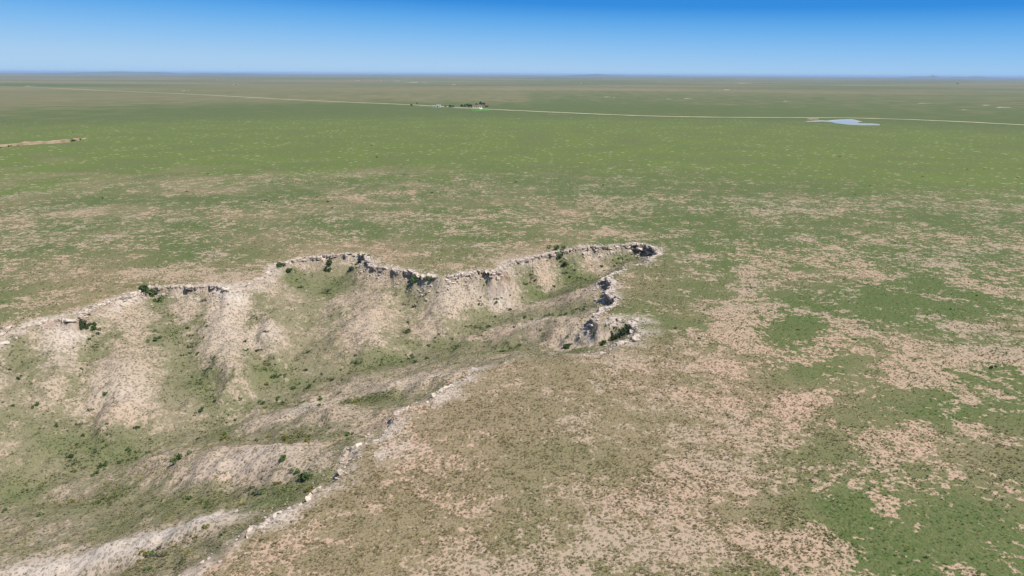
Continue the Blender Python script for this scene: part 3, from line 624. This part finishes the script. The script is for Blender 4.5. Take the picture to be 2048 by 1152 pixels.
# ------------------------------------------------------------ shrubs and trees
def leaf_cloud(seed, n, lobes, size, zmin=.0):
    r = np.random.default_rng(seed); V = []; Fq = []
    lb = [(r.normal(0, .42), r.normal(0, .42), r.uniform(.3, .75), r.uniform(.3, .55)) for _ in range(lobes)]
    for i in range(n):
        cx, cy, cz, rad = lb[r.integers(lobes)]; d = r.normal(0, 1, 3); d /= np.linalg.norm(d); q = np.array([cx, cy, cz])+d*rad*r.uniform(.55, 1.05)*np.array([1, 1, .8])
        if q[2] < zmin: q[2] = zmin+r.uniform(0, .1)
        a = r.normal(0, 1, 3); a /= np.linalg.norm(a); b = np.cross(a, r.normal(0, 1, 3)); b /= np.linalg.norm(b); s = size*r.uniform(.6, 1.3); k = len(V)
        V += [q-a*s, q-b*s*.6, q+a*s, q+b*s*.6]; Fq.append((k, k+1, k+2, k+3))
    return np.array(V), np.array(Fq)
def stems(seed, n, h, rad):
    r = np.random.default_rng(seed); V = []; Fq = []
    for i in range(n):
        a = r.uniform(0, 2*np.pi); tip = np.array([math.cos(a)*.35*(n > 1), math.sin(a)*.35*(n > 1), h*r.uniform(.8, 1)]); k = len(V)
        for lv, (f, ra) in enumerate(((-.12, 1), (.5, .7), (1, .35))):
            for q in range(6):
                an = q/6*2*np.pi; V.append(tip*f*(1 if f > 0 else 0)+np.array([math.cos(an)*rad*ra, math.sin(an)*rad*ra, f*h*.3 if f < 0 else 0]))
        for lv in range(2):
            for q in range(6): Fq.append((k+lv*6+q, k+lv*6+(q+1) % 6, k+lv*6+6+(q+1) % 6, k+lv*6+6+q))
    return np.array(V), np.array(Fq)
m_leaf = simple_mat('shrub_leaf', (.085, .135, .035), .85, .4, 2.0, obj_rand=.25)
m_dark = simple_mat('juniper_leaf', (.050, .085, .028), .85, .4, 2.0, obj_rand=.2)
m_sage = simple_mat('sage_leaf', (.12, .135, .07), .9, .35, 2.0, obj_rand=.25)
m_yel = simple_mat('rabbitbrush_leaf', (.17, .16, .035), .9, .3, 2.0, obj_rand=.2)
m_bark = simple_mat('bark', (.12, .095, .07), .95, .3, 3)
leafs = {k: [mesh_np(nm, *leaf_cloud(s+o, 330, 5, .15), mt, smooth=False) for s in range(4)] for k, nm, mt, o in (('g', 'foliage', m_leaf, 0), ('d', 'foliage', m_dark, 10), ('s', 'foliage', m_sage, 20), ('y', 'foliage', m_yel, 30))}
stem_me = [mesh_np('stem', *stems(s, 4, .7, .035), m_bark) for s in range(3)]
cnt = [0]
def shrub(u, v, s, kind, label, group=None, hz=1.0, name='shrub', cat='shrub', p=None):
    p = p or hit(u, v); cnt[0] += 1; i = cnt[0]
    big = s > 1.3
    if big:
        o = bpy.data.objects.new(name, None); COL.objects.link(o); f = link('foliage', leafs[kind][i % 4], o); g = link('stem', stem_me[i % 3], o)
    else: o = link(name, leafs[kind][i % 4])
    o.location = (p[0], p[1], p[2]-.05*s); o.scale = (s, s, s*hz); o.rotation_euler = (0, 0, random.uniform(0, 6.28))
    return tag(o, label, cat, group)
# bigger bushes one can point to
for u, v, s, k, lb in [(160,650,1.5,'d','dark green bush filling the hollow right of the white outcrop on the left'),(176,657,2.1,'d','broad dark green bush lowest of the dark clump beside the white outcrop'),(189,661,1.5,'g','small dark bush at the right end of the dark clump beside the white outcrop'),

 (290,582,2.2,'d','dark bush in the shaded alcove of the far rim on the left'),(308,590,2.3,'g','wide green bush in the alcove below the left stretch of the far rim'),(318,604,1.8,'g','green bush at the foot of the alcove on the left, downhill of its neighbours'),
 (560,534,1.9,'d','dark bush tucked under the rim corner left of the green hollow'),(577,545,1.7,'d','dark bush just downhill of the rim corner left of the green hollow'),(657,528,2.0,'d','dark bush below the rim in the middle of the green hollow'),(655,541,1.7,'d','dark bush directly downhill of the rim bush in the green hollow'),
 (727,516,1.9,'g','dark bush in the shaded notch at the right end of the green hollow'),(703,540,1.5,'d','small dark bush on the slope left of the shaded notch'),
 (832,563,2.1,'g','dark bush under the pale overhanging rock in the middle of the far rim'),(855,560,1.9,'g','green bush at the right end under the pale overhanging rock'),
 (1112,500,2.3,'g','tall green bush poking above the far rim'),(1119,514,2.1,'g','green bush just below the tall bush on the far rim'),(1130,530,1.8,'g','green bush on the steep slope below the tall rim bush'),
 (1262,660,1.8,'d','dark bush in the small side gully right of the pale slope'),(1247,668,1.8,'d','dark bush lowest in the small side gully on the right'),(1226,680,1.6,'d','dark bush at the mouth of the small side gully on the right'),(1205,690,1.5,'g','green bush beside the mouth of the small side gully'),(1131,696,1.7,'g','round green bush alone on the canyon floor below the pale slope'),
 (361,918,1.5,'g','lone green bush at the left end of the pink speckled mound'),(606,960,1.5,'d','dark green bush at the foot of the near rim'),
 (566,921,1.1,'g','small green bush on the right part of the pink speckled mound'),(1985,737,.85,'d','lone dark bush on the green prairie at the right edge'),
 (310,682,1.3,'g','green bush in the middle of the left gully below the alcove'),(815,666,1.6,'s','grey green bush in the gully bottom at the foot of the middle spurs'),(975,552,1.4,'d','dark bush in the shaded cleft of the far rim right of middle'),
 (1915,168,9,'d','tiny dark far tree standing alone near the skyline on the right')]:
    shrub(u, v, s, k, lb, None, 1.0 if s < 2.5 else 1.2)
# small shrubs strung along gully bottoms
KN = dict(g='mid green', d='dark green', s='grey green', y='yellow green')
def gully_shrubs(lines, n, label, group, kinds='sgdy', wob=2.5, smin=.45, smax=1.05):
    for _ in range(n):
        L = random.choice(lines); i = random.randrange(len(L)-1); tt = random.random(); q = L[i]*(1-tt)+L[i+1]*tt
        x, y = q[0]+random.gauss(0, wob), q[1]+random.gauss(0, wob*1.3)
        zz, sd_, _ = ground(np.array([x]), np.array([y]))
        if sd_[0] > -1.5: continue
        u, v = project(x, y, zz[0])
        if not (-5 < u < 2053 and v < 1156): continue
        sz = random.uniform(smin, smax); kd = random.choice(kinds); lb = ('larger ' if sz > .75 else 'small ')+KN[kd]+' bush '+label
        shrub(0, 0, sz, kd, lb, group, .8, p=(x, y, float(zz[0])))
gully_shrubs([GUL[0][:6]], 26, 'on the upper part of the main canyon floor', 'bushes on the upper main canyon floor', 'sggd', 2.5)
gully_shrubs([GUL[0][5:11]], 26, 'on the middle part of the main canyon floor', 'bushes on the middle main canyon floor', 'sggdy', 4)
gully_shrubs([GUL[0][10:]], 26, 'on the wide canyon floor at the lower left', 'bushes on the lower left canyon floor', 'sggdy', 5)
gully_shrubs([GUL[1]], 14, 'in the short valley between the two dark rim notches', 'bushes in the short valley between the rim notches', 'ggds', 2)
gully_shrubs([GUL[2]], 24, 'in the valley running down from the small side gully', 'bushes in the valley below the small side gully', 'ggds', 2)
for L_i, wh in ((3, 'below the tall rim bush'), (4, 'right of the shaded cleft'), (5, 'below the shaded cleft'), (6, 'below the dark overhang of the far rim'), (7, 'below the green hollow'), (8, 'at the left side of the green hollow'),
                (9, 'right of the long pale spur'), (10, 'below the dark alcove on the left'), (11, 'below the dark bushes beside the white outcrop'), (12, 'at the far left edge of the canyon'), (17, 'left of the long pale spur')):
    gully_shrubs([GUL[L_i]], 10, 'in the gully '+wh, 'bushes in the gully '+wh, 'dggs', 2.6)
for L_i, wh in ((13, 'below the white ledge'), (14, 'above the pink speckled mound'), (15, 'between the pink speckled and the white mound'), (16, 'between the white mound and the near rim')):
    gully_shrubs([GUL[L_i]], 12, 'in the hollow '+wh, 'bushes in the hollow '+wh, 'sgyg', 2.4)
for i in range(11):
    u = 4+i*15.5+random.uniform(-4, 4); shrub(u, 295.6-i*1.5+random.uniform(-1.6, .3), random.uniform(.9, 2.0), 'd', 'dark bush at the foot of the far tan bluff on the left edge', 'bushes at the foot of the far tan bluff', .9)
# prairie dots far out on the plain
for i in range(48):
    u = random.uniform(20, 2040); v = random.uniform(262, 420)
    shrub(u, v, random.uniform(.5, 1.1), random.choice('gds'), 'small dark bush dotted on the open green plain', 'bushes dotted on the open green plain', .8)
for i in range(16):
    u = random.uniform(1350, 2040); v = random.uniform(440, 700)
    shrub(u, v, random.uniform(.35, .6), random.choice('gds'), 'tiny bush on the patchy prairie right of the canyon', 'bushes on the patchy prairie right of the canyon', .8)

# ------------------------------------------------------------ the ranch
m_crown = [simple_mat('crown_dark', (.035, .06, .02), .85, .4, 1.2), simple_mat('crown_mid', (.07, .10, .03), .85, .4, 1.2), simple_mat('crown_brown', (.09, .05, .03), .9, .4, 1.2)]
crowns = [[mesh_np('crown', *leaf_cloud(60+s+10*c, 420, 6, .13, .12), m_crown[c], smooth=False) for s in range(2)] for c in range(3)]
trunk_me = mesh_np('trunk', *stems(9, 1, .5, .06), m_bark)
def tree(u, v, h, wd, c, lb, group=None):
    p = at(u, v, 0); o = bpy.data.objects.new('tree', None); COL.objects.link(o); o.location = p; cnt[0] += 1
    a = link('crown', crowns[c][cnt[0] % 2], o); a.location = (0, 0, .12*h); a.scale = (wd, wd, h*.9); tr = link('trunk', trunk_me, o); tr.scale = (h, h, h)
    tag(o, lb, 'tree', group)
for a in [(823,212,5,3,1,'small tree leftmost of the ranch'),(834,209,4,2.5,1,'small tree beyond the road left of the ranch shed'),(891,214,4.2,3.6,1,'pale green tree just right of the ranch shed'),(901,215,5,4.6,0,'round dark tree between shed and house'),(907,214.5,4,3,0,'smaller dark tree right beside the round one between shed and house'),
          (924,214.5,6,3.4,0,'dark tree leftmost of the clump left of the cream house'),(930,214.5,6.5,2.6,0,'narrow dark tree second of the clump left of the cream house'),(934,213.5,7,3,1,'taller mid green tree in the clump left of the cream house'),(938,214.5,6.8,3.4,0,'dark tree fourth in the clump left of the cream house'),(942,214,6,3,0,'dark tree right against the left wall of the cream house'),
          (953,210.5,6,3,1,'thin tree behind the cream house'),(962,210.2,7.5,4,0,'tallest dark tree behind the right end of the cream house'),(968,211,6.5,4,2,'brownish tree behind the gap between house and red barn')]:
    tree(*a)
def box(V, Fq, x0, x1, y0, y1, z0, z1):
    k = len(V); V += [(x, y, z) for z in (z0, z1) for x, y in ((x0, y0), (x1, y0), (x1, y1), (x0, y1))]
    Fq += [(k, k+3, k+2, k+1), (k+4, k+5, k+6, k+7), (k, k+1, k+5, k+4), (k+1, k+2, k+6, k+5), (k+2, k+3, k+7, k+6), (k+3, k, k+4, k+7)]
def boxes(name, bx, mat, parent):
    V, Fq = [], []
    for b_ in bx: box(V, Fq, *b_)
    return link(name, mesh_np(name, np.array(V), np.array(Fq), mat, smooth=False), parent)
def gable(name, x0, x1, y0, y1, z0, z1, mat, parent, th=.18, ov=.5):
    x0 -= ov; x1 += ov; y0 -= ov; y1 += ov; ym = (y0+y1)/2
    V = [(x, y, z+d) for d in (0, th) for x in (x0, x1) for y, z in ((y0, z0), (ym, z1), (y1, z0))]
    Fq = [(0, 1, 4, 3), (1, 2, 5, 4), (6, 9, 10, 7), (7, 10, 11, 8), (0, 6, 7, 1), (1, 7, 8, 2), (3, 4, 10, 9), (4, 5, 11, 10), (0, 3, 9, 6), (2, 8, 11, 5)]
    return link(name, mesh_np(name, np.array(V, float), np.array(Fq), mat, smooth=False), parent)
m_cream = simple_mat('cream_siding', (.72, .64, .48), .8, .08, .6); m_white = simple_mat('white_metal', (.74, .74, .66), .6, .1, .6)
m_brownroof = simple_mat('brown_shingle', (.16, .10, .07), .9, .2, 1); m_greyroof = simple_mat('grey_metal_roof', (.30, .31, .27), .7, .15, .7)
m_red = simple_mat('rust_red_boards', (.19, .10, .07), .9, .2, 1); m_glass = simple_mat('dark_glass', (.03, .035, .04), .2, .1, 1); m_door = simple_mat('dark_door', (.07, .05, .04), .7, .2, 1)
def building(u, v, lb, cat, name, rz=0):
    o = bpy.data.objects.new(name, None); COL.objects.link(o); o.location = at(u, v, 0.05); o.rotation_euler = (0, 0, rz); return tag(o, lb, cat)
def gends(x0, x1, y0, y1, z0, z1, mat, parent):
    ym = (y0+y1)/2
    V = [(x, y, z) for x in (x0, x0+.1, x1-.1, x1) for y, z in ((y0, z0), (y1, z0), (ym, z1))]
    link('gable', mesh_np('gable', np.array(V, float), np.array([(0, 2, 1), (3, 4, 5), (6, 8, 7), (9, 10, 11)]), mat, smooth=False), parent)
K = 1.0
def house(u, v, lb, cat, name, W, Dp, H_, RH, mw, mrf, wins, doors, rz=0):
    o = building(u, v, lb, cat, name, rz)
    boxes('wall', [(-W/2, W/2, 0, Dp, -.3, H_)], mw, o); gends(-W/2+.02, W/2-.02, .02, Dp-.02, H_-.01, H_+RH-.12, mw, o); gable('roof', -W/2, W/2, 0, Dp, H_-.05, H_+RH, mrf, o)
    for x, z, a, h in wins: boxes('window', [(x-a/2, x+a/2, -.06, .0, z, z+h)], m_glass, o)
    for x, a, h in doors: boxes('door', [(x-a/2, x+a/2, -.07, .0, 0, h)], m_door, o)
    return o
house(954.5, 215.5, 'long cream ranch house with dark windows and a brown roof beside the road', 'house', 'ranch_house', 20, 9, 4.2, 1.5, m_cream, m_brownroof, [(-6.5, 1.0, 2.4, 1.5), (-2, 1.0, 3.2, 1.5), (2.5, 1.0, 3.2, 1.5)], [(6.5, 2.4, 2.6)], .06)
house(973, 214.2, 'rust red barn right of the cream ranch house', 'barn', 'barn', 6.5, 9, 3.4, 2.0, m_red, m_brownroof, [], [(0, 2.6, 2.6)], -.1)
house(877, 214.2, 'white metal shed with a grey roof left of the ranch trees', 'shed', 'shed', 9, 8, 3.2, 1.6, m_white, m_greyroof, [(2.5, 1.2, 1.4, 1)], [(-2, 2.2, 2.4)], .04)
house(868, 214.2, 'small grey white outbuilding at the left end of the white shed', 'shed', 'shed', 4.5, 5, 2.6, 1.1, m_white, m_greyroof, [], [(0.6, 1.4, 2)], .04)

# ------------------------------------------------------------ air
hb = []; hf = []; box(hb, hf, -80000, 80000, -6000, 80000, -40, 101)
hm = bpy.data.materials.new('haze'); hm.use_nodes = True; ht = hm.node_tree; ht.nodes.clear()
pv = N(ht, 'ShaderNodeVolumePrincipled'); pv.inputs['Color'].default_value = (.46, .66, .97, 1); pv.inputs['Density'].default_value = 3.1e-5; pv.inputs['Anisotropy'].default_value = 0.0
ho = N(ht, 'ShaderNodeOutputMaterial'); ht.links.new(pv.outputs[0], ho.inputs['Volume'])
tag(link('haze', mesh_np('haze', np.array(hb, float), np.array(hf), hm, smooth=False)), kind='stuff')
